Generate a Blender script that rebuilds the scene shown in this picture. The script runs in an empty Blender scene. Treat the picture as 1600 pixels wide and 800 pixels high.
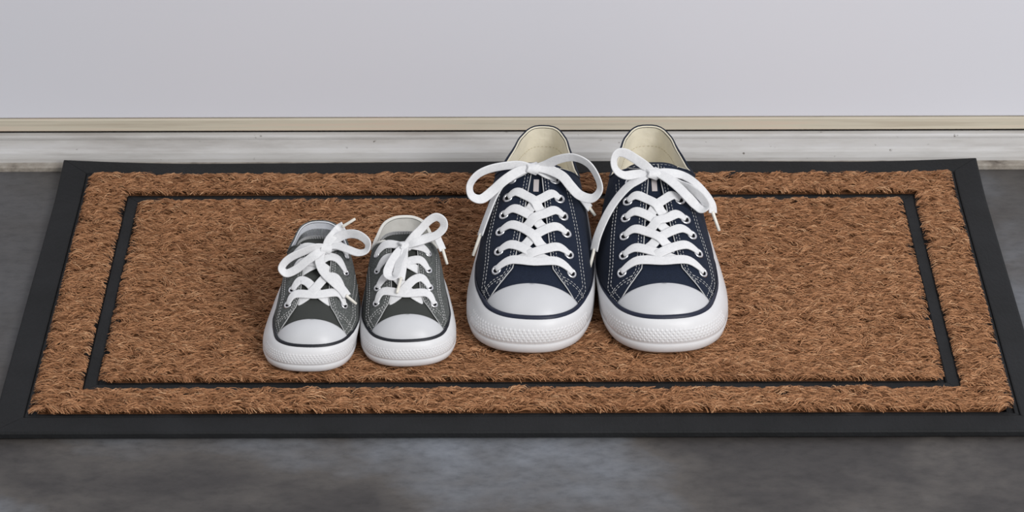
import bpy, math, random
import numpy as np

random.seed(4); RNG = np.random.default_rng(4)
S = bpy.context.scene
COL = S.collection

# ---------------------------------------------------------------- camera
cam_d = bpy.data.cameras.new('camera'); cam = bpy.data.objects.new('camera', cam_d); COL.objects.link(cam)
cam.location = (0, -1.965, 1.167)
PITCH, ROLL = math.radians(27.5), math.radians(-.14)
cam.rotation_mode = 'QUATERNION'
from mathutils import Matrix, Vector
cam.rotation_quaternion = (Matrix.Rotation(math.pi/2-PITCH, 3, 'X') @ Matrix.Rotation(ROLL, 3, 'Z')).to_quaternion()
cam_d.sensor_width = 36; cam_d.lens = 5072/1600*36; cam_d.clip_start = .1; cam_d.clip_end = 50
cam_d.dof.use_dof = True; cam_d.dof.focus_distance = 2.45; cam_d.dof.aperture_fstop = 16
S.camera = cam

# ---------------------------------------------------------------- daylight of the room
w = bpy.data.worlds.new('world'); S.world = w; w.use_nodes = True
w.node_tree.nodes['Background'].inputs[0].default_value = (.965, .98, 1, 1)
w.node_tree.nodes['Background'].inputs[1].default_value = .6
def area(name, loc, target, size, power, color=(1, 1, 1)):
    d = bpy.data.lights.new(name, 'AREA'); d.shape = 'RECTANGLE'; d.size, d.size_y = size; d.energy = power; d.color = color
    o = bpy.data.objects.new(name, d); COL.objects.link(o); o.location = loc
    o.rotation_euler = (Vector(target)-Vector(loc)).to_track_quat('-Z', 'Y').to_euler()
    return o
area('window_light', (1.5, -2.0, 1.75), (0, .25, 0), (1.3, 1.2), 78, (1, .99, .985))
S.view_settings.view_transform = 'Standard'; S.view_settings.look = 'None'
S.view_settings.exposure = -.2; S.view_settings.gamma = 1; S.view_settings.use_curve_mapping = False

# ---------------------------------------------------------------- materials
def srgb(r, g, b):
    f = lambda c: (c/255/12.92) if c/255 <= .04045 else ((c/255+.055)/1.055)**2.4
    return (f(r), f(g), f(b), 1)

FLOOR_LOC = (11.1, 3.9, 6.3)
class Mat:
    def __init__(self, name, rough=.6, spec=.5, metal=0):
        self.m = bpy.data.materials.new(name); self.m.use_nodes = True
        self.t = self.m.node_tree; self.n = self.t.nodes; self.b = self.n['Principled BSDF']
        self.b.inputs['Roughness'].default_value = rough; self.b.inputs['Metallic'].default_value = metal
        self.b.inputs['Specular IOR Level'].default_value = spec
        self.co = self.n.new('ShaderNodeTexCoord').outputs['Object']
    def link(self, a, b): self.t.links.new(a, b)
    def mapped(self, scale, loc=(0, 0, 0)):
        m = self.n.new('ShaderNodeMapping'); m.inputs['Scale'].default_value = scale; m.inputs['Location'].default_value = loc; self.link(self.co, m.inputs[0]); return m.outputs[0]
    def noise(self, scale, detail=4, rough=.55, stretch=(1, 1, 1), dist=0, loc=(0, 0, 0)):
        n = self.n.new('ShaderNodeTexNoise'); n.inputs['Scale'].default_value = scale; n.inputs['Detail'].default_value = detail
        n.inputs['Roughness'].default_value = rough; n.inputs['Distortion'].default_value = dist
        self.link(self.mapped(stretch, loc), n.inputs['Vector']); return n.outputs['Fac']
    def ramp(self, fac, stops):
        r = self.n.new('ShaderNodeValToRGB'); e = r.color_ramp.elements
        while len(e) < len(stops): e.new(.5)
        for k, (p, c) in enumerate(stops): e[k].position = p; e[k].color = c
        self.link(fac, r.inputs[0]); return r.outputs[0]
    def mix(self, fac, a, b, mode='MIX'):
        m = self.n.new('ShaderNodeMix'); m.data_type = 'RGBA'; m.blend_type = mode
        for v, i in ((fac, 0), (a, 6), (b, 7)):
            if hasattr(v, 'node'): self.link(v, m.inputs[i])
            else: m.inputs[i].default_value = v
        return m.outputs[2]
    def color(self, c):
        if hasattr(c, 'node'): self.link(c, self.b.inputs['Base Color'])
        else: self.b.inputs['Base Color'].default_value = c
        return self
    def bump(self, h, dist=.001, strength=1):
        b = self.n.new('ShaderNodeBump'); b.inputs['Distance'].default_value = dist; b.inputs['Strength'].default_value = strength
        self.link(h, b.inputs['Height']); self.link(b.outputs[0], self.b.inputs['Normal']); return self

def canvas(name, dark, mid, light, grain):
    m = Mat(name, .85, .25); m.b.inputs['Sheen Weight'].default_value = .03
    m.color(m.ramp(m.noise(grain, 2, .7), [(.3, dark), (.52, mid), (.75, light)]))
    return m.bump(m.noise(2600, 2, .7), .0004, .6).m
def simple(name, c, rough=.6, spec=.5, metal=0, var=.06, nscale=60, bump=0, bscale=400):
    m = Mat(name, rough, spec, metal)
    lo = tuple(v*(1-var) for v in c[:3])+(1,); hi = tuple(min(1, v*(1+var)) for v in c[:3])+(1,)
    m.color(m.ramp(m.noise(nscale), [(.3, lo), (.7, hi)]))
    if bump: m.bump(m.noise(bscale, 3), bump)
    return m.m
M = {}
M['navy'] = canvas('navy_canvas', srgb(20, 29, 45), srgb(25, 34, 52), srgb(31, 41, 60), 900)
M['grey'] = canvas('grey_heather_canvas', srgb(66, 69, 68), srgb(88, 91, 90), srgb(128, 130, 128), 1000)
M['grey_dark'] = simple('dark_grey_canvas', srgb(62, 64, 62), .85, .25, bump=.0003, bscale=2200)
M['rubber'] = simple('white_rubber', srgb(224, 224, 226), .45, .45, var=.02, bump=.00008, bscale=300)  # sole tone raised above the toe cap's to offset the shade low on it
M['cap'] = simple('white_toe_rubber', srgb(206, 207, 210), .42, .5, var=.012)
M['navy_rubber'] = simple('navy_rubber', srgb(27, 34, 54), .5, .4)
M['black_rubber'] = simple('black_stripe_rubber', srgb(26, 28, 36), .5, .4)
m = Mat('white_lace_cotton', .85, .25)
M['lace'] = m.color(m.ramp(m.noise(500, 3), [(.3, srgb(224, 224, 226)), (.7, srgb(233, 233, 234))])).bump(m.noise(1500, 2, .7), .0005, .7).m
M['tip'] = simple('clear_lace_tip', srgb(228, 224, 214), .3, .5)
M['thread'] = simple('pale_thread', srgb(190, 190, 190), .8, .2)
M['cream'] = simple('cream_cotton_lining', srgb(230, 223, 204), .85, .2, var=.07, nscale=45, bump=.002, bscale=55)
M['offwhite'] = simple('off_white_lining', srgb(228, 226, 220), .85, .2, var=.05, nscale=60, bump=.0006, bscale=140)
M['pale_grey'] = simple('pale_grey_lining', srgb(226, 228, 234), .85, .2, var=.08, nscale=80, bump=.0006, bscale=160)
M['cream_seam'] = simple('cream_seam_thread', srgb(196, 184, 156), .9, .1)
M['label'] = simple('tongue_label_cloth', srgb(196, 188, 188), .9, .1)
M['steel'] = simple('silver_eyelet_metal', (.8, .8, .82, 1), .28, .5, 1, var=.03)
M['hole'] = simple('dark_eyelet_hole', srgb(20, 20, 24), .9, .1)
m = Mat('black_mat_rubber', .68, .25)
M['mat_rubber'] = m.color(m.ramp(m.noise(22, 5), [(.3, srgb(24, 25, 26)), (.7, srgb(33, 34, 36))])).bump(m.noise(420, 3, .6, (1, .35, 1)), .0006, .8).m
m = Mat('coir_fibre', .75, .25)
a = m.n.new('ShaderNodeAttribute'); a.attribute_name = 'tint'
M['coir'] = m.color(m.ramp(a.outputs['Fac'], [(0, srgb(104, 66, 42)), (.35, srgb(156, 109, 74)), (.7, srgb(186, 136, 98)), (1, srgb(216, 174, 134))])).m
M['coir_back'] = simple('coir_backing', srgb(92, 60, 38), .9, .1, var=.25, nscale=150, bump=.003, bscale=200)
m = Mat('polished_concrete', .5, .4)
big = m.ramp(m.noise(4.2, 5, .55, dist=.4, loc=FLOOR_LOC), [(.36, srgb(60, 57, 56)), (.45, srgb(82, 78, 75)), (.54, srgb(102, 104, 108)), (.66, srgb(124, 129, 137))])
sm = m.ramp(m.noise(75, 6, .7, (1, 1.6, 1)), [(.25, (.62, .62, .62, 1)), (.5, (1, 1, 1, 1)), (.8, (1.3, 1.28, 1.25, 1))])
for cx, cy, rx, ry in ((-.43, .27, .13, .3), (.47, .36, .12, .2)):          # worn brown-grey stains in the concrete
    mp = m.n.new('ShaderNodeMapping'); mp.inputs['Location'].default_value = (-cx/rx, -cy/ry, 0); mp.inputs['Scale'].default_value = (1/rx, 1/ry, 1)
    ds = m.n.new('ShaderNodeVectorMath'); ds.operation = 'ADD'; nz = m.n.new('ShaderNodeTexNoise'); nz.inputs['Scale'].default_value = 9; nz.inputs['Detail'].default_value = 4
    m.link(m.co, nz.inputs['Vector']); m.link(m.co, mp.inputs[0]); ad = m.n.new('ShaderNodeVectorMath'); ad.operation = 'MULTIPLY_ADD'
    ad.inputs[1].default_value = (.9, .9, 0); ad.inputs[2].default_value = (-.45, -.45, 0); m.link(nz.outputs['Color'], ad.inputs[0])
    m.link(mp.outputs[0], ds.inputs[0]); m.link(ad.outputs[0], ds.inputs[1])
    gr = m.n.new('ShaderNodeTexGradient'); gr.gradient_type = 'SPHERICAL'; m.link(ds.outputs[0], gr.inputs[0])
    big = m.mix(m.ramp(gr.outputs['Fac'], [(.05, (0, 0, 0, 1)), (.5, (.8, .8, .8, 1))]), big, srgb(68, 65, 63))
M['concrete'] = m.color(m.mix(1, big, sm, 'MULTIPLY')).bump(m.noise(160, 5, .65), .0006, .5).m
M['paint'] = simple('white_wall_paint', srgb(221, 221, 228), .55, .3, var=.012, nscale=2.2)
m = Mat('painted_sill', .42, .5)
sc = m.ramp(m.noise(28, 6, .7, (.25, 1, 3)), [(.3, srgb(168, 164, 160)), (.55, srgb(196, 194, 192)), (.75, srgb(206, 205, 206))])
sp = m.ramp(m.noise(130, 3, .6), [(.24, srgb(118, 110, 100)), (.3, (1, 1, 1, 1))])
M['sill'] = m.color(m.mix(1, sc, sp, 'MULTIPLY')).m
m = Mat('beige_strip', .6, .4)
M['beige'] = m.color(m.ramp(m.noise(14, 5, .6, (.4, 1, 14)), [(.3, srgb(180, 168, 150)), (.5, srgb(202, 194, 176)), (.7, srgb(208, 190, 172))])).m
m = Mat('dirty_ledge', .75, .3)
M['ledge'] = m.color(m.ramp(m.noise(45, 6, .75), [(.3, srgb(96, 88, 80)), (.48, srgb(150, 142, 132)), (.7, srgb(176, 170, 162))])).m
M['dark_gap'] = simple('dark_gap', srgb(48, 44, 40), .9, .1)

# ---------------------------------------------------------------- mesh helpers
def obj(name, V, Fc, mat, parent=None, smooth=True, scale=.01, mats=None, fm=None):
    me = bpy.data.meshes.new(name)
    me.from_pydata((np.asarray(V, float)*scale).tolist(), [], [tuple(int(i) for i in f) for f in Fc])
    for k in (mats or [mat]): me.materials.append(M[k])
    if smooth: me.polygons.foreach_set('use_smooth', [True]*len(me.polygons))
    if fm is not None: me.polygons.foreach_set('material_index', fm)
    me.update()
    o = bpy.data.objects.new(name, me); COL.objects.link(o)
    if parent: o.parent = parent
    return o
def solid(o, th, offset=-1):
    k = o.modifiers.new('thickness', 'SOLIDIFY'); k.thickness = th*.01; k.offset = offset; k.use_even_offset = False; return o
def soften(o, w, seg=2):
    k = o.modifiers.new('bevel', 'BEVEL'); k.width = w; k.segments = seg; k.limit_method = 'ANGLE'; k.angle_limit = .6; return o
def grid_faces(nu, nv, close_u=False, flip=False):
    Fc = []
    for i in range(nu if close_u else nu-1):
        for j in range(nv-1):
            a, b = i*nv+j, ((i+1) % nu)*nv+j
            Fc.append((a, a+1, b+1, b) if flip else (a, b, b+1, a+1))
    return Fc
def box(x0, x1, y0, y1, z0, z1):
    V = [(x, y, z) for z in (z0, z1) for y in (y0, y1) for x in (x0, x1)]
    return V, [(0, 2, 3, 1), (4, 5, 7, 6), (0, 1, 5, 4), (2, 6, 7, 3), (0, 4, 6, 2), (1, 3, 7, 5)]
def tag(o, label, cat=None, group=None, kind=None):
    o['label'] = label
    if cat: o['category'] = cat
    if group: o['group'] = group
    if kind: o['kind'] = kind
    return o
def unit(v): v = np.asarray(v, float); return v/(np.linalg.norm(v, axis=-1, keepdims=True)+1e-12)
def tube(P, r, sides=6, cap=True):
    P = np.asarray(P, float); n = len(P); T = unit(np.gradient(P, axis=0))
    ref = np.array([0, 0, 1.]) if abs(T[:, 2]).max() < .95 else np.array([.3, .9, .1])
    A = unit(np.cross(T, ref)); B = np.cross(T, A); a = np.arange(sides)*2*np.pi/sides
    r = np.broadcast_to(np.asarray(r, float), (n,))
    V = (P[:, None]+r[:, None, None]*(A[:, None]*np.cos(a)[None, :, None]+B[:, None]*np.sin(a)[None, :, None])).reshape(-1, 3)
    Fc = [(i*sides+j, i*sides+(j+1) % sides, (i+1)*sides+(j+1) % sides, (i+1)*sides+j) for i in range(n-1) for j in range(sides)]
    if cap: Fc += [tuple(range(sides-1, -1, -1)), tuple((n-1)*sides+j for j in range(sides))]
    return V, Fc
SEC = [(-1, 0), (-.97, .8), (-.8, 1), (0, .85), (.8, 1), (.97, .8), (1, 0), (.97, -.8), (.8, -1), (0, -.85), (-.8, -1), (-.97, -.8)]
def ribbon(P, WD, wid, thick, ws=None, dense=7):
    """flat lace along P (control points), WD the direction across its width"""
    P = catmull(P, dense); D = catmull(WD, dense); n = len(P)
    T = unit(np.gradient(P, axis=0)); D = unit(D-(D*T).sum(1)[:, None]*T); N = np.cross(T, D)
    w_ = np.ones(n) if ws is None else np.clip(catmull(np.c_[ws, ws], dense)[:, 0], .2, 2)
    V = np.stack([P+D*(a*wid/2*w_)[:, None]+N*(b*thick/2*(2-w_).clip(1, 1.6))[:, None] for a, b in SEC], 1).reshape(-1, 3)
    k = len(SEC)
    Fc = [(i*k+j, i*k+(j+1) % k, (i+1)*k+(j+1) % k, (i+1)*k+j) for i in range(n-1) for j in range(k)]
    Fc += [tuple(range(k-1, -1, -1)), tuple((n-1)*k+j for j in range(k))]
    return V, Fc
class Soup:
    def __init__(self): self.V, self.F, self.n = [], [], 0
    def add(self, V, Fc):
        self.V.append(np.asarray(V, float)); self.F += [tuple(i+self.n for i in f) for f in Fc]; self.n += len(V)
    def obj(self, *a, **k): return obj(a[0], np.vstack(self.V), self.F, *a[1:], **k)

# ---------------------------------------------------------------- the room
def struct(o, label): o['kind'] = 'structure'; o['label'] = label; return o
V, Fc = box(-1.8, 1.8, -2.6, .47, -.05, 0)
struct(obj('floor', V, Fc, 'concrete', smooth=False, scale=1), 'dark mottled polished concrete floor under the doormat')
Y0 = .4285
def extrude(name, prof, mat, label, bev=0):
    """profile of (depth, height) in cm behind the sill's front, run along the wall"""
    n = len(prof); V = [(x, Y0+d*.01, z*.01) for x in (-1.8, 1.8) for d, z in prof]
    Fc = [(j, (j+1) % n, n+(j+1) % n, n+j) for j in range(n)]+[tuple(range(n-1, -1, -1)), tuple(range(n, 2*n))]
    o = obj(name, V, Fc, mat, smooth=False, scale=1)
    if bev: soften(o, bev)
    return struct(o, label)
extrude('trim_1', [(0, 0), (0, .34), (.12, .42), (.9, .46), (.9, 0)], 'ledge', 'dirty narrow ledge at the foot of the door sill')
extrude('trim_2', [(.75, 0), (.78, .75), (.92, 1.2), (1.25, 1.48), (1.5, 1.52), (2.55, 1.68), (2.55, 0)], 'sill', 'pale grey painted door sill with rounded front', .0008)
extrude('trim_3', [(2.62, 0), (2.62, 1.86), (2.75, 1.96), (3.3, 2.0), (3.3, 0)], 'sill', 'narrow upper rail of the pale door sill', .0006)
extrude('trim_4', [(2.5, 0), (2.5, 1.6), (3.6, 1.6), (3.6, 2.2), (4.2, 2.2), (4.2, 0)], 'dark_gap', 'dark gap between the sill and the beige strip')
extrude('trim_5', [(3.26, 2.12), (3.22, 2.18), (3.22, 3.12), (3.3, 3.2), (4.2, 3.2), (4.2, 2.12)], 'beige', 'beige weather strip along the foot of the white wall', .0004)
V, Fc = box(-1.8, 1.8, Y0+.0335, Y0+.12, .0325, 2.4)
struct(soften(obj('wall_back', V, Fc, 'paint', smooth=False, scale=1), .001), 'smooth plain white wall above the beige strip')

# ---------------------------------------------------------------- the doormat
MX0, MX1, MY0, MY1 = -.3665, .3800, -.002, .4265
def curl(P):
    """the two rear corners lift a little"""
    P = np.array(P, float)
    yy = np.clip((P[..., 1]-(MY1-.07))/.07, 0, 1)**1.5
    for xc in (MX0, MX1):
        P[..., 2] += 0.0036*np.clip(1-np.abs(P[..., 0]-xc)/.11, 0, 1)**1.6*yy
    P[..., 2] += yy*(.003+.0008*np.sin(P[..., 0]*9+1))
    return P
mat_root = bpy.data.objects.new('doormat', None); COL.objects.link(mat_root); mat_root.location = ((MX0+MX1)/2, (MY0+MY1)/2, 0)
tag(mat_root, 'brown coir doormat with black rubber border lying under all four sneakers', 'doormat')
OFF = np.array(mat_root.location)
V, Fc = [], []
gx, gy = np.linspace(MX0+.003, MX1-.003, 60), np.linspace(MY0+.003, MY1-.003, 40)
top = curl(np.array([(x, y, .0042) for x in gx for y in gy])); n = len(top)
V = np.vstack([top, top-[0, 0, .003]]); Fc = grid_faces(60, 40)
Fc = Fc+[tuple(i+n for i in f[::-1]) for f in Fc]
obj('rubber_base', V-OFF, Fc, 'mat_rubber', mat_root, scale=1)
def frame_strip(name, inset, prof, k, seg=60):
    """one mitred side of a rectangular frame; prof = (distance inwards, height) in cm"""
    x0, x1, y0, y1 = MX0+inset, MX1-inset, MY0+inset, MY1-inset
    rings = []
    for u in np.linspace(0, 1, seg):
        r = []
        for d, z in prof:
            d *= .01; q = d+.0002
            lo, hi = (x0+q, x1-q) if k in (0, 2) else (y0+q, y1-q)
            a = lo+(hi-lo)*u
            r.append({0: (a, y0+d, z*.01), 2: (a, y1-d, z*.01), 1: (x1-d, a, z*.01), 3: (x0+d, a, z*.01)}[k])
        rings.append(r)
    V = curl(np.array(rings)).reshape(-1, 3); m = len(prof)
    Fc = [(i*m+j, i*m+(j+1) % m, (i+1)*m+(j+1) % m, (i+1)*m+j) for i in range(seg-1) for j in range(m)]
    Fc += [tuple(range(m-1, -1, -1)), tuple((seg-1)*m+j for j in range(m))]
    if k in (1, 2): pass
    o = obj(name, V-OFF, Fc, 'mat_rubber', mat_root, smooth=False, scale=1)
    return o
BORDER = [(.3, .0), (.02, .16), (0, .5), (.06, .6), (.18, .64), (1.95, .68), (2.05, .64), (2.08, .5), (2.14, .5), (2.17, .62), (2.4, .6), (2.45, .4), (2.45, .05)]
INLAY = [(0, .42), (.04, .58), (.14, .66), (.92, .66), (1.02, .58), (1.06, .42)]
for k in range(4): frame_strip('border_strip', 0, BORDER, k)
for k in range(4): frame_strip('inlay_strip', .0575, INLAY, k)

# coir: rectangles in cm from the mat's corner
MW, ML = (MX1-MX0)*100, (MY1-MY0)*100
B0, B1, I0 = 2.5, 5.65, 6.95
RECTS = [(B0, MW-B0, B0, B1), (B0, MW-B0, ML-B1, ML-B0), (B0, B1, B1, ML-B1), (MW-B1, MW-B0, B1, ML-B1), (I0, MW-I0, I0, ML-I0)]
def lump(x, y):
    return .12*np.sin(x*2.1+1.7*np.sin(y*.9))*np.sin(y*5.2+1.1*np.sin(x*.8))+.05*np.sin(x*5.3+y*3.1)
so = Soup()
for (xa, xb, ya, yb) in RECTS:
    xa, xb, ya, yb = xa+.42, xb-.42, ya+.42, yb-.42
    nx, ny = max(3, int((xb-xa)/.45)), max(3, int((yb-ya)/.3))
    X, Y = np.meshgrid(np.linspace(xa, xb, nx), np.linspace(ya, yb, ny), indexing='ij')
    Z = .8+lump(X, Y)*.35
    Z[0] = Z[-1] = .42; Z[:, 0] = Z[:, -1] = .42
    P = np.stack([MX0+X*.01, MY0+Y*.01, Z*.01], -1).reshape(-1, 3)
    so.add(curl(P)-OFF, grid_faces(nx, ny))
o = so.obj('coir_backing', 'coir_back', mat_root, scale=1); o['kind'] = 'stuff'
def fibres():
    P0, A, LN, HT, Z0, TI = [], [], [], [], [], []
    for ri, (xa, xb, ya, yb) in enumerate(RECTS):
        dx, dy = 1.0, .72
        nx, ny = max(1, round((xb-xa)/dx)), max(1, round((yb-ya)/dy))
        dx, dy = (xb-xa)/nx, (yb-ya)/ny
        for i in range(nx):
            for j in range(ny):
                cx = xa+(i+.5+(.25 if j % 2 else -.25)*(nx > 3))*dx+RNG.normal(0, .16); cy = ya+(j+.5)*dy+RNG.normal(0, .1)
                cx = np.clip(cx, xa+.45, xb-.45); cy = np.clip(cy, ya+.25, yb-.25)
                wob = lambda v, q: .07*math.sin(v*1.7+q)+.07*math.sin(v*4.1+2*q)+.05*math.sin(v*.6+q)
                ye0, ye1 = ya+.05+wob(cx, ri), yb-.05+wob(cx, ri+3)
                base = RNG.normal(.2 if j % 2 else -.2, .3); nf = 50
                off = np.clip(RNG.normal(0, .24, nf), -.6, .6); al = RNG.normal(0, .28, nf); an = base+RNG.normal(0, .26, nf)
                px = cx+al*np.cos(an)-off*np.sin(base); py = cy+al*np.sin(an)+off*np.cos(base)
                hump = 1-(off/.62)**2; lt = RNG.normal(0, .08)
                P0.append(np.c_[px, py]); A.append(an); LN.append(RNG.uniform(.5, 1.45, nf))
                HT.append(.12+.17*hump+RNG.normal(0, .035, nf)+lt*.6); Z0.append(np.full(nf, .78)); TI.append(np.clip(RNG.normal(.5, .19, nf)+lt*.6, 0, 1))
                lim = np.array([xa, xb, ya, yb])
                P0[-1][:, 0] = np.clip(P0[-1][:, 0], xa+.15, xb-.15); P0[-1][:, 1] = np.clip(P0[-1][:, 1], ye0+.1, ye1-.1)
                # near an edge keep the fibre along it or short
                e = np.minimum.reduce([np.minimum(P0[-1][:, 0]-xa, xb-P0[-1][:, 0])/np.maximum(.2, abs(np.cos(an))), np.minimum(P0[-1][:, 1]-ya, yb-P0[-1][:, 1])/np.maximum(.12, abs(np.sin(an)))])
                LN[-1] = np.minimum(LN[-1], 2*e+.32)
    # stray fibres
    ns = 900
    sx, sy = RNG.uniform(B0, MW-B0, ns), RNG.uniform(B0, ML-B0, ns)
    inn = np.zeros(ns, bool)
    for (xa, xb, ya, yb) in RECTS: inn |= (sx > xa+.3) & (sx < xb-.3) & (sy > ya+.3) & (sy < yb-.3)
    sx, sy = sx[inn], sy[inn]; ns = len(sx)
    P0.append(np.c_[sx, sy]); A.append(RNG.uniform(-1.2, 1.2, ns)); LN.append(RNG.uniform(.8, 1.9, ns)); HT.append(RNG.uniform(.15, .32, ns)); Z0.append(np.full(ns, .86)); TI.append(RNG.uniform(.45, .9, ns))
    P0, A, LN, HT, Z0, TI = np.vstack(P0), np.hstack(A), np.hstack(LN), np.hstack(HT), np.hstack(Z0), np.hstack(TI)
    N = len(P0); K = 4; u = np.linspace(-.5, .5, K)
    c, s = np.cos(A)[:, None], np.sin(A)[:, None]
    bend = RNG.normal(0, .22, N)[:, None]*(4*u[None]**2-.5)*LN[:, None]*.5
    wig = RNG.normal(0, .04, (N, K))
    X = P0[:, :1]+c*u*LN[:, None]-s*(bend+wig); Y = P0[:, 1:]+s*u*LN[:, None]+c*(bend+wig)
    Zc = Z0[:, None]+HT[:, None]*(1-(2*np.abs(u[None])) **2*RNG.uniform(.55, 1.25, N)[:, None])+RNG.normal(0, .02, (N, K))
    hw = RNG.uniform(.016, .029, N)[:, None]
    tilt = RNG.uniform(-.9, .9, N)[:, None]
    wx, wy, wz = -s*hw*np.cos(tilt), c*hw*np.cos(tilt), hw*np.sin(tilt)
    L_ = np.stack([X+wx, Y+wy, Zc+wz], -1); R_ = np.stack([X-wx, Y-wy, Zc-wz], -1)
    V = np.stack([L_, R_], 2).reshape(-1, 3)*.01+[MX0, MY0, 0]
    V = curl(V)-OFF
    b = (np.arange(N)*K*2)[:, None]+(np.arange(K-1)*2)[None]
    Q = np.stack([b, b+2, b+3, b+1], -1).reshape(-1, 4)
    me = bpy.data.meshes.new('coir_fibres')
    me.vertices.add(len(V)); me.vertices.foreach_set('co', V.ravel())
    me.loops.add(Q.size); me.loops.foreach_set('vertex_index', Q.ravel().astype(np.int32))
    me.polygons.add(len(Q)); me.polygons.foreach_set('loop_start', np.arange(0, Q.size, 4, dtype=np.int32))
    me.polygons.foreach_set('use_smooth', np.ones(len(Q), bool))
    at = me.attributes.new('tint', 'FLOAT', 'POINT'); at.data.foreach_set('value', np.repeat(TI, K*2).astype(np.float32))
    me.materials.append(M['coir']); me.update(calc_edges=True)
    o = bpy.data.objects.new('coir_fibres', me); COL.objects.link(o); o.parent = mat_root; o['kind'] = 'stuff'; o['label'] = 'rough brown coconut fibre pile'
    return N
fibres()

# ---------------------------------------------------------------- shoe form (centimetres: x to the viewer's right, t from toe to heel, z up)
OUT = [(.02,0),(.235,.018),(.395,.08),(.478,.18),(.5,.29),(.488,.42),(.458,.55),(.425,.68),(.375,.82),(.3,.93),(.16,.987),
       (0,1),(-.16,.987),(-.3,.93),(-.378,.82),(-.44,.68),(-.468,.55),(-.49,.42),(-.5,.29),(-.474,.18),(-.385,.08),(-.215,.018)]

def catmull(P, n=24, closed=False):
    P = np.asarray(P, float)
    if closed: Q = np.vstack([P[-1], P, P[0], P[1]])
    else: Q = np.vstack([2*P[0]-P[1], P, 2*P[-1]-P[-2]])
    out = []
    u = np.linspace(0, 1, n, endpoint=False)[:, None]
    for i in range(len(Q)-3):
        a, b, c, d = Q[i:i+4]
        out.append(.5*(2*b+(c-a)*u+(2*a-5*b+4*c-d)*u**2+(3*b-a-3*c+d)*u**3))
    R = np.vstack(out)
    return R if closed else np.vstack([R, P[-1]])

class Form:
    def __init__(self, L, W, mir, p):
        self.L, self.W, self.p = L, W, p
        c = catmull([(x*W*mir, t*L) for x, t in OUT], 24, True)
        if mir < 0: c = np.vstack([c[:1], c[:0:-1]])
        self.outline = c
        d = np.roll(c, -1, 0)-np.roll(c, 1, 0)
        d /= np.linalg.norm(d, axis=1)[:, None]
        self.nrm = np.stack([d[:, 1], -d[:, 0]], 1)            # outward
        h = len(c)//2
        self.hi = {1: np.arange(0, h+1), -1: np.r_[0, np.arange(len(c)-1, h-1, -1)]}
        self.tc, self.tr = p['tc'], p['tr']
    def key(self, k, t):
        a = np.array(self.p[k], float); return np.interp(t, a[:, 0], a[:, 1])
    def H(self, t): return self.key('H', t)
    def hs(self, t): return self.key('hs', t)                    # side wall height of the sole
    def lift(self, t):
        a = self.p['spring_len']; return self.p['spring']*np.clip(1-np.asarray(t)/a, 0, 1)**2
    def shift(self, t): return self.key('xs', t)
    def half(self, s, off=0.):
        i = self.hi[s]; c = self.outline[i]
        ins = self.key('inset', c[:, 1])+off
        e = c-self.nrm[i]*ins[:, None]
        e[:, 0] += self.shift(c[:, 1])
        l = np.r_[0, np.cumsum(np.linalg.norm(np.diff(e, axis=0), axis=1))]
        return e, l/l[-1]
    def tau_of_t(self, s, t):
        e, l = self.half(s); return float(np.interp(t, e[:, 1], l))
    def g(self, f, t):
        f = np.clip(f, 0, 1); k = self.p['round']; q = 1-(1-f)**self.key('flat', t); return k*np.sqrt(q)+(1-k)*q
    def surf(self, s, tau, f, off=0.):
        """point on the last: side s, tau along the feather edge from toe to heel, f from edge to ridge"""
        tau = np.asarray(tau, float); f = np.asarray(f, float)
        e, l = self.half(s, off)
        ex, et = np.interp(tau, l, e[:, 0]), np.interp(tau, l, e[:, 1])
        tq = np.clip(et, self.tc, self.tr)
        zf = self.hs(et)-.35+self.lift(et)
        x = ex+(self.shift(tq)-ex)*f; t = et+(tq-et)*f
        z = zf+(self.H(tq)-off-zf)*self.g(f, tq)
        return np.stack([x, t, z], -1)
    def at_xt(self, x, t, off=0.):
        """point at lateral x and length t of the mid part"""
        s = 1 if x >= self.shift(t) else -1
        e, l = self.half(s)
        ex = np.interp(t, e[:, 1], e[:, 0]); xc = float(self.shift(t)); f = 1-(x-xc)/(ex-xc)
        return self.surf(s, np.interp(t, e[:, 1], l), f)+self.nat(x, t)*off if off else self.surf(s, np.interp(t, e[:, 1], l), f)
    def nat(self, x, t):
        h = .08
        a = self.at_xt(x+h, t)-self.at_xt(x-h, t); b = self.at_xt(x, t+h)-self.at_xt(x, t-h)
        n = np.cross(a, b); return n/np.linalg.norm(n)
    def f_top(self, s, tau):
        """f at which the quarter ends: throat edge in front, top line behind"""
        e, l = self.half(s)
        ex, et = np.interp(tau, l, e[:, 0]), np.interp(tau, l, e[:, 1])
        if et < self.p['t_front']:
            return float(np.clip(1-self.key('throat', et)/abs(ex-self.shift(et)), 0, 1))
        zt = self.key('ztop', et); tq = np.clip(et, self.tc, self.tr)
        zf = self.hs(et)-.35
        ff = np.linspace(0, 1, 400)
        f1 = float(np.interp((zt-zf)/(self.H(tq)-zf), self.g(ff, tq), ff))
        if et < self.tr: f1 = min(f1, float(np.clip(1-self.key('throat', self.p['t_front'])/abs(ex), 0, 1)))
        return f1

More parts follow.
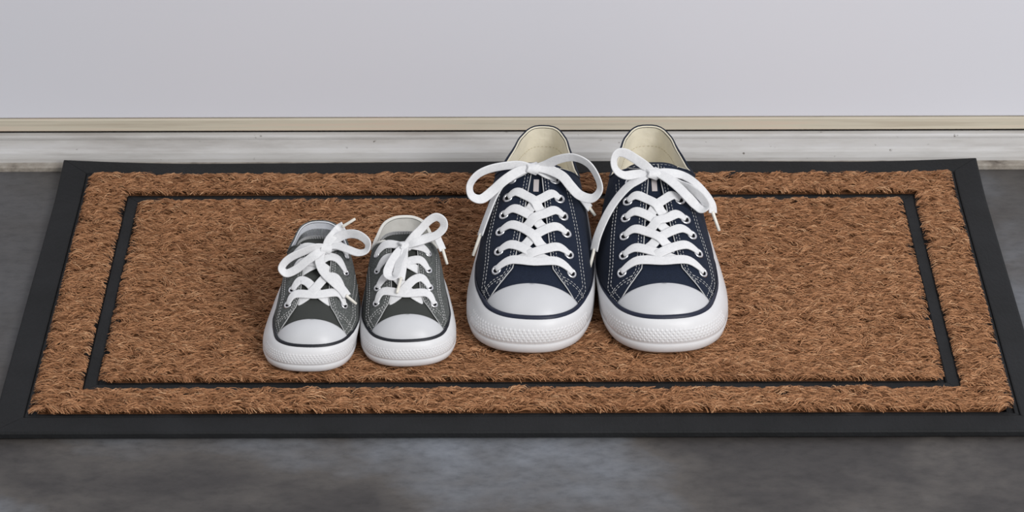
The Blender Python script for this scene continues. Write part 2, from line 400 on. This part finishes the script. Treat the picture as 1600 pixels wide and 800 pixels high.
ADULT = dict(tc=3.5, tr=21.5, inset=[(0,.8),(3.5,.8),(7,.45),(10,.28),(15,.42),(19,.8),(23,1.05),(25.3,.95),(26.5,.55)],
    hs=[(0,2.75),(3.5,2.7),(7,2.5),(15,2.5),(26.5,2.7)], spring=.3, spring_len=5.5,
    round=.75, flat=[(3.5,2.2),(5.5,3.1),(14,3.1),(17,2.2)], H=[(0,4.2),(3.5,4.3),(5,4.85),(9,6.75),(12.6,8.6),(14,9.6),(17,12.2),(18,12.6),(27,13)],
    throat=[(2.6,4.2),(3.0,3.6),(3.6,2.9),(4.3,2.1),(5.,1.5),(6,1.3),(9,.9),(12.6,.42),(13.4,.35)], t_front=13.4,
    ztop=[(13.4,8.85),(13.9,8.35),(15,7.4),(17,6.5),(19,6.1),(22,6.15),(24.5,6.45),(25.8,6.7),(26.5,6.85)])
TODDLER = dict(tc=2.35, tr=12.0, inset=[(0,.55),(2.5,.55),(5,.3),(10,.25),(15.3,.4)],
    hs=[(0,2.0),(2.5,2.0),(5,1.9),(9,1.9),(15.3,2.0)], spring=.18, spring_len=3.5,
    round=.75, flat=[(2.35,2.2),(3.6,3.4),(8.6,3.4),(10.5,2.2)], H=[(0,3.2),(2.35,3.3),(3.4,3.95),(7.4,6.05),(8.4,6.55),(11,8.3),(16,8.8)],
    throat=[(1.9,3.0),(2.2,2.6),(2.7,1.9),(3.3,1.3),(4.,1.05),(8.4,.95)], t_front=8.3,
    ztop=[(8.3,6.3),(8.8,5.85),(9.6,4.9),(11,4.5),(12.5,4.5),(14,4.95),(15.3,5.3)])
# ---------------------------------------------------------------- end of form

BOWS = {
 'navyL': dict(
  knot=[(-0.17,12.74,9.25)],
  loopL=[(-0.17,12.74,9.25),(-1.12,12.65,9.48),(-2.14,12.20,9.61),(-3.30,11.60,9.60),(-4.21,11.00,9.34),(-4.71,10.60,8.67),(-4.56,10.40,7.92),(-3.86,10.60,7.58),(-3.04,11.20,8.00),(-2.20,11.60,8.68),(-1.19,12.26,9.13),(-0.25,12.56,9.28)],
  loopR=[(-0.07,12.74,9.25),(0.80,12.62,9.55),(1.82,12.20,10.26),(2.99,11.80,10.64),(4.11,11.20,10.38),(4.80,10.80,9.44),(4.97,10.50,8.64),(4.41,10.40,7.98),(3.48,10.80,8.02),(2.79,11.20,8.55),(2.09,11.80,9.08),(1.00,12.44,9.27),(0.04,12.56,9.29)],
  endL=[(-0.26,12.65,9.23),(-1.31,12.56,8.98),(-2.15,12.20,8.39),(-2.86,11.30,7.53),(-3.46,10.20,6.24),(-3.88,9.40,5.13)],
  tipL=[(-3.88,9.40,5.13),(-4.37,8.70,3.76)],
  endR=[(0.03,12.65,9.24),(1.28,12.62,9.03),(2.35,12.38,8.48),(3.22,12.40,7.49),(3.79,12.60,6.60),(4.18,12.60,6.02)],
  tipR=[(4.18,12.60,6.02),(4.58,12.50,5.49)],
 ),
 'navyR': dict(
  knot=[(-0.57,12.35,8.99)],
  loopL=[(-0.56,12.41,9.07),(-1.14,12.47,9.53),(-1.89,12.80,9.97),(-2.68,12.60,10.56),(-3.28,12.30,10.66),(-3.53,12.00,10.17),(-3.34,11.80,9.52),(-2.71,11.80,9.09),(-1.82,12.23,8.97),(-0.66,12.35,9.05)],
  loopR=[(-0.47,12.35,9.04),(0.35,11.72,8.91),(1.16,10.97,8.52),(1.87,10.19,8.04),(2.50,10.20,7.33),(2.96,9.90,7.10),(3.29,9.90,7.36),(2.92,10.20,7.96),(2.20,10.80,8.32),(1.49,11.51,8.35),(0.56,11.90,8.66),(-0.37,12.41,8.96)],
  endL=[(-0.66,12.38,8.98),(-1.55,11.90,8.70),(-2.43,11.63,8.26),(-3.35,11.18,7.38),(-4.17,10.20,6.50),(-4.82,9.40,5.32),(-5.13,8.90,4.29)],
  tipL=[(-5.13,8.90,4.29),(-5.49,8.20,3.16)],
  endR=[(-0.47,12.35,9.04),(0.58,12.32,8.98),(1.65,12.41,8.71),(2.55,11.60,8.45),(3.28,11.00,7.82),(3.72,10.40,7.26),(3.79,10.00,6.71)],
  tipR=[(3.79,10.00,6.71),(4.25,9.40,5.51)],
 ),
 'kidL': dict(
  knot=[(1.03,7.42,6.50)],
  loopL=[(1.02,7.51,6.56),(0.33,6.90,6.81),(-0.45,6.70,6.59),(-1.29,6.50,6.26),(-1.84,6.30,5.88),(-2.07,6.10,5.45),(-1.70,6.00,5.14),(-1.00,6.10,5.42),(-0.30,6.30,5.96),(0.44,6.60,6.44),(1.03,7.42,6.50)],
  loopR=[(1.11,7.54,6.54),(1.76,7.81,7.05),(2.62,7.80,7.49),(3.49,7.40,7.65),(4.17,7.00,7.29),(4.13,6.70,6.76),(3.53,6.60,6.59),(2.66,7.00,6.69),(1.87,7.45,6.71),(1.13,7.36,6.59)],
  endL=[(0.90,7.30,6.45),(0.67,6.58,6.19),(0.86,5.83,5.75),(1.27,5.32,5.39),(1.85,4.87,5.06),(2.42,4.60,4.63),(2.82,4.21,4.27)],
  tipL=[(2.82,4.21,4.27),(3.50,4.21,3.64)],
  endR=[(1.03,7.42,6.61),(1.31,7.63,7.03),(1.66,7.99,7.37),(1.92,8.80,7.39),(2.31,8.80,7.65)],
  tipR=[(2.31,8.80,7.65),(3.17,8.80,8.25)],
 ),
 'kidR': dict(
  knot=[(-0.07,7.27,6.44)],
  loopL=[(-0.07,7.24,6.40),(-0.55,6.52,6.26),(-1.04,5.62,6.00),(-1.39,4.81,5.65),(-1.35,4.36,5.41),(-0.99,4.21,5.37),(-0.74,4.42,5.62),(-0.53,5.32,5.99),(-0.23,6.40,6.21),(-0.02,7.18,6.38)],
  loopR=[(-0.02,7.27,6.44),(0.51,7.30,7.04),(1.13,7.70,7.50),(1.71,7.90,8.07),(2.28,7.90,8.37),(2.74,7.80,8.09),(2.77,7.60,7.61),(2.25,7.40,7.15),(1.39,7.30,6.86),(0.64,7.00,6.77),(0.02,7.12,6.46)],
  endL=[(-0.07,7.18,6.33),(-0.19,6.22,5.98),(-0.31,5.41,5.57),(-0.47,4.63,5.03)],
  tipL=[(-0.47,4.63,5.03),(-0.78,3.58,4.44)],
  endR=[(0.07,7.39,6.37),(0.83,7.30,6.66),(1.59,7.70,6.75),(2.21,7.80,6.79),(2.48,7.60,6.36),(2.70,7.40,5.87)],
  tipR=[(2.70,7.40,5.87),(3.00,7.00,4.90)],
 ),
}
EYES = {
 'navyL': [ ((-2.36,5.28),(3.16,5.30)), ((-2.27,6.76),(2.89,6.68)), ((-2.28,8.44),(2.61,8.36)), ((-2.09,9.76),(2.31,9.68)), ((-1.89,11.12),(1.95,11.00)), ((-1.69,12.56),(1.53,12.48)) ],
 'navyR': [ ((-3.26,5.30),(2.69,5.32)), ((-3.05,6.56),(2.46,6.76)), ((-2.91,8.12),(2.08,8.10)), ((-2.73,9.56),(1.68,9.26)), ((-2.51,10.86),(1.36,10.78)), ((-2.23,12.38),(1.02,12.18)) ],
 'kidL': [ ((-1.44,3.73),(2.64,3.97)), ((-1.19,4.77),(2.51,5.13)), ((-1.25,6.23),(2.55,6.63)), ((-1.28,7.75),(2.49,8.15)) ],
 'kidR': [ ((-2.28,3.69),(1.90,3.43)), ((-2.16,4.81),(1.61,4.57)), ((-2.13,6.23),(1.57,5.97)), ((-2.14,7.71),(1.61,7.39)) ],
}

# ---------------------------------------------------------------- the sneakers
def dashes(soup, P, dash, gap, r, sides=5):
    P = np.asarray(P, float); l = np.r_[0, np.cumsum(np.linalg.norm(np.diff(P, axis=0), axis=1))]
    a = 0.
    while a+dash < l[-1]:
        q = np.stack([np.interp([a, a+dash*.5, a+dash], l, P[:, k]) for k in range(3)], 1)
        V, Fc = tube(q, [r*.6, r, r*.6], sides); soup.add(V, Fc); a += dash+gap

def make_shoe(name, key, form, place, ang, sty):
    f, p, k = form, form.p, sty['k']
    L = f.L
    root = bpy.data.objects.new(name, None); COL.objects.link(root)
    root.location = (place[0], place[1], SOLE_Z); root.rotation_euler = (0, 0, -math.radians(ang))
    tag(root, sty['label'], 'sneaker', sty['group'])
    cm = sty['canvas']
    def sub(t): return np.asarray(t, float)
    # sole: the outline swept with a side-wall profile
    idx = np.arange(0, len(f.outline), 2); C = f.outline[idx]; N = f.nrm[idx]
    ins = f.key('inset', C[:, 1]); hs = f.hs(C[:, 1]); lf = f.lift(C[:, 1]); xs = f.shift(C[:, 1])
    prof = [(-.75*k, 0, 0, 0), (-.32*k, 0, 0, 0), (-.1*k, 0, .07, 0), (0, 0, .19, 0), (0, 0, .29, 0), (-.05*k, 0, .315, 0), (-.005*k, 0, .34, 0), (.01*k, 0, .5, .1),
            (0, .1, .66, .35), (0, .3, .82, .6), (0, .55, .93, .85), (0, .85, .99, 1), (0, 1.08, 1.0, 1), (-.3*k, 1.1, .96, 1)]
    def wall(c, n_, i_, h_, l_, x_, pr):
        o, oi, zr, xw = pr
        q = c+n_*(o-oi*i_)[..., None]
        return np.stack([q[..., 0]+x_*xw, q[..., 1], h_*zr+l_], -1)
    R = np.stack([wall(C, N, np.full(len(C), 0)+ins, hs, lf, xs, (np.full(len(C), a), b, c_, d_)) for a, b, c_, d_ in prof], 1)
    m = len(prof); V = R.reshape(-1, 3); Fc = grid_faces(len(C), m, True)
    Fc.append(tuple(i*m for i in range(len(C)-1, -1, -1))); Fc.append(tuple(i*m+m-1 for i in range(len(C))))
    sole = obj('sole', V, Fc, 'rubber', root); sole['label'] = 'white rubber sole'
    # small raised diamonds round the toe bumper
    pr_a = np.array(prof); so = Soup()
    def wall_at(ci, zr):
        """ci fractional index on the outline"""
        n = len(f.outline); i0 = int(np.floor(ci)) % n; i1 = (i0+1) % n; u = ci-np.floor(ci)
        c = f.outline[i0]*(1-u)+f.outline[i1]*u; n_ = unit(f.nrm[i0]*(1-u)+f.nrm[i1]*u); t = c[1]
        v = [np.interp(zr, pr_a[2:13, 2], pr_a[2:13, q]) for q in (0, 1, 3)]
        q = c+n_*(v[0]-v[1]*f.key('inset', t))
        return np.array([q[0]+f.shift(t)*v[2], q[1], f.hs(t)*zr+f.lift(t)]), np.array([n_[0], n_[1], .25])
    lens = np.r_[0, np.cumsum(np.linalg.norm(np.diff(np.vstack([f.outline, f.outline[:1]]), axis=0), axis=1))]
    nn = len(f.outline); pitch = .34*k; rows = 5
    reach = sty['bump_reach']
    for r_ in range(rows):
        zr = .40+.30*r_/(rows-1); dz = .30/(rows-1)
        for a in np.arange(-reach+(pitch/2 if r_ % 2 else 0), reach, pitch):
            ci = np.interp(a % lens[-1], lens, np.arange(nn+1))
            cl_ = np.interp((a-pitch*.44) % lens[-1], lens, np.arange(nn+1)); cr_ = np.interp((a+pitch*.44) % lens[-1], lens, np.arange(nn+1))
            c0, n0 = wall_at(ci, zr)
            q = [wall_at(cl_, zr)[0], wall_at(ci, zr-dz*.85)[0], wall_at(cr_, zr)[0], wall_at(ci, zr+dz*.85)[0], c0+n0*.04*k]
            so.add(q, [(0, 1, 4), (1, 2, 4), (2, 3, 4), (3, 0, 4)])
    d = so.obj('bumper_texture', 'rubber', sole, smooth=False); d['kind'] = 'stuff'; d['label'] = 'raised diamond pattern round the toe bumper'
    # coloured stripe along the bumper's top edge
    sel = [i for i in range(nn) if f.outline[i, 1] < sty['stripe_t']]
    h = nn//2; sel = sorted(sel, key=lambda i: i if i < h else i-nn)
    c, n_ = f.outline[sel], f.nrm[sel]; t = c[:, 1]; i_ = f.key('inset', t)
    st = []
    for oi, zr, xw in ((.7, .93, .9), (.72, .995, .92), (.84, 1.03, .98), (.98, 1.05, 1), (1.05, 1.0, 1)):
        fd = np.clip((t-f.tc)/(1.5*k), 0, 1)*.25; q = c-n_*((oi*(1-fd)+1.02*fd)*i_)[:, None]; st.append(np.stack([q[:, 0]+f.shift(t)*xw, q[:, 1], f.hs(t)*zr+f.lift(t)], -1))
    V = np.stack(st, 1).reshape(-1, 3); obj('foxing_stripe', V, grid_faces(len(sel), 5), sty['stripe'], root)
    # toe cap
    V, n2 = [], 20; cols = []
    for s in (-1, 1):
        tc = f.tau_of_t(s, f.tc); ts = np.linspace(tc, 0, 26)
        cols += [(s, a) for a in (ts if s < 0 else ts[::-1][1:])]
    ff = 1-np.cos(np.linspace(0, np.pi/2, n2))
    for s, a in cols:
        P = f.surf(s, a, ff[:-1], -.07); V.append(P)
    m = n2-1; V = np.vstack(V); apex = len(V); V = np.vstack([V, f.surf(1, 0., 1., -.07)[None]])
    Fc = grid_faces(len(cols), m)+[(i*m+m-1, (i+1)*m+m-1, apex) for i in range(len(cols)-1)]
    cap = solid(obj('toe_cap', V, Fc, 'cap', root), .16*k); cap['label'] = 'smooth white rubber toe cap'
    # vamp behind the cap
    ts = np.linspace(f.tc-.25, f.tc+4.6*k, 16); V = []
    for t in ts:
        row = []
        for s in (-1, 1):
            a = f.tau_of_t(s, t); g = 1-np.cos(np.linspace(0.02, np.pi/2, 16))
            P = f.surf(s, a, g, .13); row.append(P if s < 0 else P[::-1][1:])
        V.append(np.vstack(row))
    nv = len(V[0]); obj('vamp', np.vstack(V), grid_faces(len(ts), nv, flip=True), sty['tongue_mat'], root)
    # tongue
    t_hi = sty['tongue_t']; t_br = sty['tongue_break']; ts = np.linspace(f.tc+1.2*k, t_hi, 30); us = np.linspace(-1, 1, 21); V = []
    for t in ts:
        tt = min(t, t_br); hw = np.interp(t, [f.tc, t_br, t_hi-.5*k, t_hi], [1.9*k, 2.4*k, 2.8*k, 2.5*k])
        for u in us:
            x = f.shift(tt)+u*hw
            P = f.at_xt(x, tt)-f.nat(f.shift(tt)+u*hw*.98, tt)*.3*k+np.array([0, t-tt, (t-tt)*sty['tongue_slope']])
            V.append(P)
    tg = solid(obj('tongue', V, grid_faces(30, 21, flip=True), sty['tongue_mat'], root), .22*k)
    tg['label'] = 'canvas tongue behind the laces'
    so = Soup(); TV = np.array(V).reshape(30, 21, 3)
    e = TV[-2, 1:-1]+[0, 0, .06]; 
    if sty['overlock']:
        for q in np.linspace(1, 19, 30):
            i = int(q); u = q-i; a = TV[-1, i]*(1-u)+TV[-1, min(i+1, 20)]*u; b = TV[-3, i]*(1-u)+TV[-3, min(i+1, 20)]*u
            so.add(*tube([a+[0, .03, .02], a*.5+b*.5+[0, -.02, .07], b+[0, 0, .05]], .03, 4))
    else:
        dashes(so, e, .2*k, .1*k, .034*k); dashes(so, TV[-4, 1:-1]+[0, 0, .04], .2*k, .1*k, .034*k)
    so.obj('stitching', 'thread', tg)
    # quarters with their eyelets, stitching and edge piping
    eyes = EYES[key]; quart = {}; edge = {}
    for s in (-1, 1):
        t0 = next(t for t in np.arange(f.tc-1.5, f.tc+1, .02) if f.f_top(s, f.tau_of_t(s, t)) > .004)
        a0 = f.tau_of_t(s, t0)
        taus = np.r_[np.linspace(a0, f.tau_of_t(s, f.tc+2*k), 16), np.linspace(f.tau_of_t(s, f.tc+2*k), f.tau_of_t(s, p['t_front']), 24)[1:],
                     np.linspace(f.tau_of_t(s, p['t_front']+.03), 1, 34)]
        nf = 15; V, ed = [], []
        for a in taus:
            fe = f.f_top(s, a); g = 1-np.cos(np.linspace(0, 1, nf)*np.arccos(1-fe))
            P = f.surf(s, a, g); V.append(P); ed.append(P[-1])
        q = obj('quarter', np.vstack(V), grid_faces(len(taus), nf, flip=(s < 0)), cm, root)
        solid(q, .14*k); quart[s] = q; edge[s] = np.array(ed)
        so = Soup(); nfr = 39
        so.add(*tube(edge[s][:nfr]+[0, 0, .02], .045*k, 5)); so.obj('edge_piping', sty['piping'], q)
        # eyelets
        for pair in eyes:
            x, t = pair[0] if s < 0 else pair[1]
            n = f.nat(x, t); c = f.at_xt(x, t)+n*.03
            A = unit(np.cross(n, [0, 1, .3])); B = np.cross(n, A); R0, r0 = sty['eye']
            a1, a2 = np.arange(18)*2*np.pi/18, np.arange(8)*2*np.pi/8
            V = [c+(A*np.cos(u)+B*np.sin(u))*(R0+r0*np.cos(v))+n*(r0*.75*np.sin(v)) for u in a1 for v in a2]
            Fc = [(i*8+j, ((i+1) % 18)*8+j, ((i+1) % 18)*8+(j+1) % 8, i*8+(j+1) % 8) for i in range(18) for j in range(8)]
            b0 = len(V); V += [c+(A*np.cos(u)+B*np.sin(u))*R0*.98+n*.012 for u in a1]; nfc = len(Fc); Fc.append(tuple(range(b0, b0+18)))
            obj('eyelet', V, Fc, None, q, mats=['steel', 'hole'], fm=[0]*nfc+[1])
        # stitching
        so = Soup(); ey = np.array([pr[0] if s < 0 else pr[1] for pr in eyes]); ln, gp, rr = .2*k, .11*k, .029*sty['thread']
        for d in (.2*k, .42*k):
            path = []
            for t in np.linspace(f.tc+.7*k, p['t_front']-.1, 60):
                path.append(f.at_xt(f.shift(t)+s*(f.key('throat', t)+d), t, .02))
            dashes(so, path, ln, gp, rr)
        for d in (.8*k, 1.02*k):
            path = []
            for t in np.linspace(f.tc-.15, p['t_front']-.05, 60):
                x = np.interp(t, [f.tc-.15, f.tc+1.0*k]+list(ey[:, 1]), [s*f.W*.415+f.shift(f.tc), (ey[0, 0]+s*.25*k)]+list(ey[:, 0]))
                e_, _ = f.half(s); lim = abs(np.interp(t, e_[:, 1], e_[:, 0])-f.shift(t))-.12
                xx = f.shift(t)+s*min(abs(x+s*d-f.shift(t)), lim-(1.02*k-d)*.8)
                path.append(f.at_xt(xx, t, .02))
            dashes(so, path, ln, gp, rr)
        for tt in (f.tc+.95*k, f.tc+1.15*k):
            xa = f.shift(tt)+s*(f.key('throat', tt)+.45*k); xb = ey[0, 0]+s*1.0*k
            if abs(xb) > abs(xa): dashes(so, [f.at_xt(x, tt, .02) for x in np.linspace(xa, xb, 12)], ln, gp, rr)
        st = so.obj('stitching', 'thread', q)
    # lining and insole
    for s in (-1, 1):
        taus = np.linspace(f.tau_of_t(s, p['t_front']-2.2*k), 1, 40); V = []
        for a in taus:
            t_ = max(a, f.tau_of_t(s, p['t_front']+.03)); fe = min(f.f_top(s, a), f.f_top(s, t_)+.2) if a < t_ else f.f_top(s, a)
            V.append(f.surf(s, a, 1-np.cos(np.linspace(0, 1, 14)*np.arccos(1-fe*.985)), .2*k))
        ob = obj('lining', np.vstack(V), grid_faces(40, 14, flip=(s > 0)), sty['lining'], root)
        so = Soup(); LV = np.array(V).reshape(40, 14, 3)
        if sty['ribs']:
            for i in range(14, 40):
                for u in (0, .5):
                    j = min(i+1, 39); a_ = LV[i]*(1-u)+LV[j]*u
                    inn_ = unit(np.array([0, f.tr-1, a_[9][2]])-a_[9])*.03
                    so.add(*tube([a_[11]+inn_, a_[9]+inn_*2, a_[7]+inn_], .022, 4))
        else:
            dashes(so, LV[14:, 8]*[.985, .998, 1], .18*k, .12*k, .02)
        so.obj('seam', sty['seam'], ob)
    V = []
    e1, _ = f.half(1, .2); e2, _ = f.half(-1, .2); E = np.vstack([e1, e2[::-1][1:-1]])[::3]
    V = np.c_[E, f.hs(E[:, 1])-.15]
    obj('insole', V, [tuple(range(len(V)))], sty['lining'], root, smooth=False)
    # binding along the top line
    P = np.vstack([edge[-1][39:], edge[1][39:][::-1][1:]])
    obj('collar_binding', *tube(P+[0, 0, .01], sty['bind_r'], 8), sty['binding'], root)
    inn_ = P.copy(); ctr = np.array([0, f.tr-2*k, 0]); dv = unit((ctr-P)*[1, 1, 0]); inn_ = P+dv*.17*k+[0, 0, -.01]
    obj('collar_edge', *tube(inn_, .065*k, 6), sty['lining'], root)
    if sty['k'] == 1:
        V = [f.at_xt(f.shift(t)+x, t)-f.nat(f.shift(t)+x*.9, t)*.24 for t in np.linspace(11.5, 12.5, 6) for x in (-.2, 0, .2)]
        lb = obj('tongue_label', V, grid_faces(6, 3, flip=True), 'label', tg); lb['label'] = 'small white cloth label on the tongue'
    # laces
    LW, LT = sty['lace']; 
    def lay(name, pts, ws=None):
        """pts: (x, t, lift) over the upper"""
        P = np.array([f.at_xt(x, t)+f.nat(x, t)*l for x, t, l in pts]); n = np.array([f.nat(x, t) for x, t, l in pts])
        T = unit(np.gradient(P, axis=0)); D = np.cross(n, T)
        return obj(name, *ribbon(P, D, LW, LT, ws), 'lace', root)
    (xl, tl), (xr, tr_) = eyes[0]
    xm, tm = (xl+xr)/2, (tl+tr_)/2; bt = sty['bar_up']
    lay('lace_bar', [(xl+.02, tl, -.12), (xl+.08*k, tl+.08*k, .08*k), (xl+(xr-xl)*sty['bar_in'], tl+bt, .2*k), (xm, tm+sty['bar_mid'], .22*k), (xr-(xr-xl)*sty['bar_in'], tr_+bt, .2*k), (xr-.08*k, tr_+.08*k, .08*k), (xr-.02, tr_, -.12)], [.55, .6, 1, 1, 1, .6, .55])
    n_e = len(eyes); kn = BOWS[key]['knot'][0]
    for i in range(1, n_e):
        dt = (eyes[i][0][1]-eyes[i-1][0][1]+eyes[i][1][1]-eyes[i-1][1][1])/2; tm = (eyes[i][0][1]+eyes[i][1][1])/2; xc = f.shift(tm)
        for s in (-1, 1):
            x, t = eyes[i][0] if s < 0 else eyes[i][1]
            over = .14*k if (s > 0) == (i % 2 == 1) else 0
            if i < n_e-1:
                th = f.key('throat', tm); cr = sty['cross1'] if i == 1 else sty['cross']; th2 = f.key('throat', tm+cr[3]*dt)
                pts = [(x-s*.02, t, -.12), (x-s*.1*k, t+.05*k, .07*k), (x+(xc-x)*.32, t+sty['arch'], .17*k), (x+(xc-x)*.66, t+sty['arch']*cr[0], .2*k), (xc, tm+cr[1]*dt, .15*k+over),
                       (xc-s*th*.6, tm+cr[2]*dt, .03*k), (xc-s*(th2+.25*k), tm+cr[3]*dt, -.26*k), (xc-s*(th2+.6*k), tm+(cr[3]-.1)*dt, -.42*k)]
                lay('lace_crossing', pts, [.45, .62, 1, 1, 1, 1, .9, .8])
            else:
                P = [f.at_xt(x, t)-f.nat(x, t)*.1, f.at_xt(x, t)+f.nat(x, t)*.1*k, f.at_xt(x+(kn[0]-x)*.4, t+.15*k)+f.nat(x, t)*.28*k, np.array(kn)+[s*.25*k, .05, -.1*k], np.array(kn)+[0, .05, -.12*k]]
                D = [np.array([0, .8, .5])]*5
                obj('lace_crossing', *ribbon(P, D, LW, LT, [.55, .6, 1, .8, .7]), 'lace', root)
    # bow
    bw = BOWS[key]
    for nm in ('loopL', 'loopR', 'endL', 'endR'):
        P = np.array(bw[nm]); n = len(P); T = unit(np.gradient(P, axis=0))
        if nm.startswith('loop'):                        # the lace turns like a cone round the loop
            pn = np.linalg.svd(P-P.mean(0))[2][2]; pn = pn*np.sign(np.dot(pn, [0, -.9, .45]))
            a_, b_ = sty['wd'].get(nm, (.55, .83)); inn = np.cross(pn, T)
            if np.mean(((P.mean(0)-P)*inn)[2:-2].sum(1)) < 0: inn = -inn
            D = pn*a_-inn*b_
        else: D = np.cross(np.array(sty['wd'].get(nm, (0, -.6, .8)), float), T)
        ws = np.ones(n); ws[0] = .7
        if nm.startswith('loop'): ws[-1] = .7
        o = obj('bow_loop' if nm.startswith('loop') else 'lace_end', *ribbon(P, D, LW*sty['bow_w'], LT, ws), 'lace', root)
        if nm.startswith('end'):
            tip = bw.get('tip'+nm[-1])
            if tip is None: d = unit(P[-1]-P[-2]); tip = [P[-1], P[-1]+d*1.3*k]
            a, b = np.array(tip[0]), np.array(tip[1])
            aa = a-unit(b-a)*.15*k
            obj('lace_tip', *tube([aa, a, a*.5+b*.5, b*.97+a*.03, b], np.array([.17, .16, .15, .14, .09])*sty['tipr'], 8), 'tip', o)
    kx = np.array(kn); P, D = [], []
    for a in np.linspace(-.35, np.pi+.35, 9):
        P.append(kx+np.array([.12*math.sin(a*2), -math.cos(a)*.42*k, math.sin(a)*.34*k-.12*k])); D.append([1, .25, 0])
    obj('lace_knot', *ribbon(P, D, LW*1.2, LT*2.2, None), 'lace', root)
    return root

SOLE_Z = .0112
XS = {'navyL': [(0,.35),(4,.35),(12,.15),(20,0)], 'navyR': [(0,-.2),(5,-.35),(9,-.45),(14,-.45),(20,-.2),(26,0)],
      'kidL': [(0,.2),(3,.45),(8,.5),(12,.2),(15,0)], 'kidR': [(0,.05),(4,-.12),(9,-.15),(15,0)]}
ADULT_STYLE = dict(k=1, canvas='navy', tongue_mat='navy', stripe='navy_rubber', stripe_t=99, bump_reach=6.2, tongue_t=14.4, tongue_break=12.5, tongue_slope=.28,
    overlock=False, piping='thread', eye=(.33, .1), thread=1, lining='cream', ribs=False, seam='cream_seam', binding='navy', lace=(.75, .11), bar_up=.3, bar_mid=.1, bar_in=.2, arch=.16, cross=(-1.6, -.52, -.9, -1.1), cross1=(-1.2, -.45, -.62, -.7), bow_w=1.0, tipr=.85,
    bind_r=.075, group='pair of navy adult sneakers')
TODDLER_STYLE = dict(k=.75, canvas='grey', tongue_mat='grey_dark', stripe='black_rubber', stripe_t=99, bump_reach=4.4, tongue_t=9.4, tongue_break=8.2, tongue_slope=.15,
    overlock=True, piping='thread', eye=(.25, .08), thread=1, lining='offwhite', ribs=False, seam='thread', binding='grey', lace=(.68, .1), bar_up=.5, bar_mid=.25, bar_in=.14, arch=.5, cross=(.9, .08, -.1, -.25), cross1=(.6, -.4, -.85, -1.15), bow_w=1.0, tipr=.75,
    bind_r=.07, group='pair of small grey sneakers')
make_shoe('canvas_sneaker', 'navyL', Form(26.5, 9.5, 1, dict(ADULT, xs=XS['navyL'])), (.0087, .0935), 3.8,
    dict(ADULT_STYLE, label='navy canvas sneaker next to the grey pair, bow loops spread wide to both sides', wd={'endL': (-.75, -.3, .5), 'endR': (.6, -.4, .6)}))
make_shoe('canvas_sneaker', 'navyR', Form(26.5, 9.6, -1, dict(ADULT, xs=XS['navyR'])), (.1152, .0935), -1.9,
    dict(ADULT_STYLE, label='navy canvas sneaker farthest right, one bow loop and lace end hanging down its outer side', wd={'endL': (-.6, -.45, .5), 'endR': (.5, -.5, .7)}))
make_shoe('toddler_sneaker', 'kidL', Form(15.3, 6.85, 1, dict(TODDLER, xs=XS['kidL'])), (-.1495, .0695), 2.0,
    dict(TODDLER_STYLE, label='small grey canvas sneaker farthest left, with pale grey ribbed collar lining', lining='pale_grey', ribs=True, seam='grey', wd={'endL': (.1, -.6, .8), 'endR': (.1, -.8, .5)}))
make_shoe('toddler_sneaker', 'kidR', Form(15.3, 7.05, -1, dict(TODDLER, xs=XS['kidR'])), (-.0741, .0767), -2.8,
    dict(TODDLER_STYLE, label='small grey canvas sneaker beside the navy pair, with white lining and one upright bow loop', binding='offwhite', bind_r=.1, wd={'loopL': (.3, .95), 'endL': (.5, -.6, .6), 'endR': (.6, -.5, .4)}))
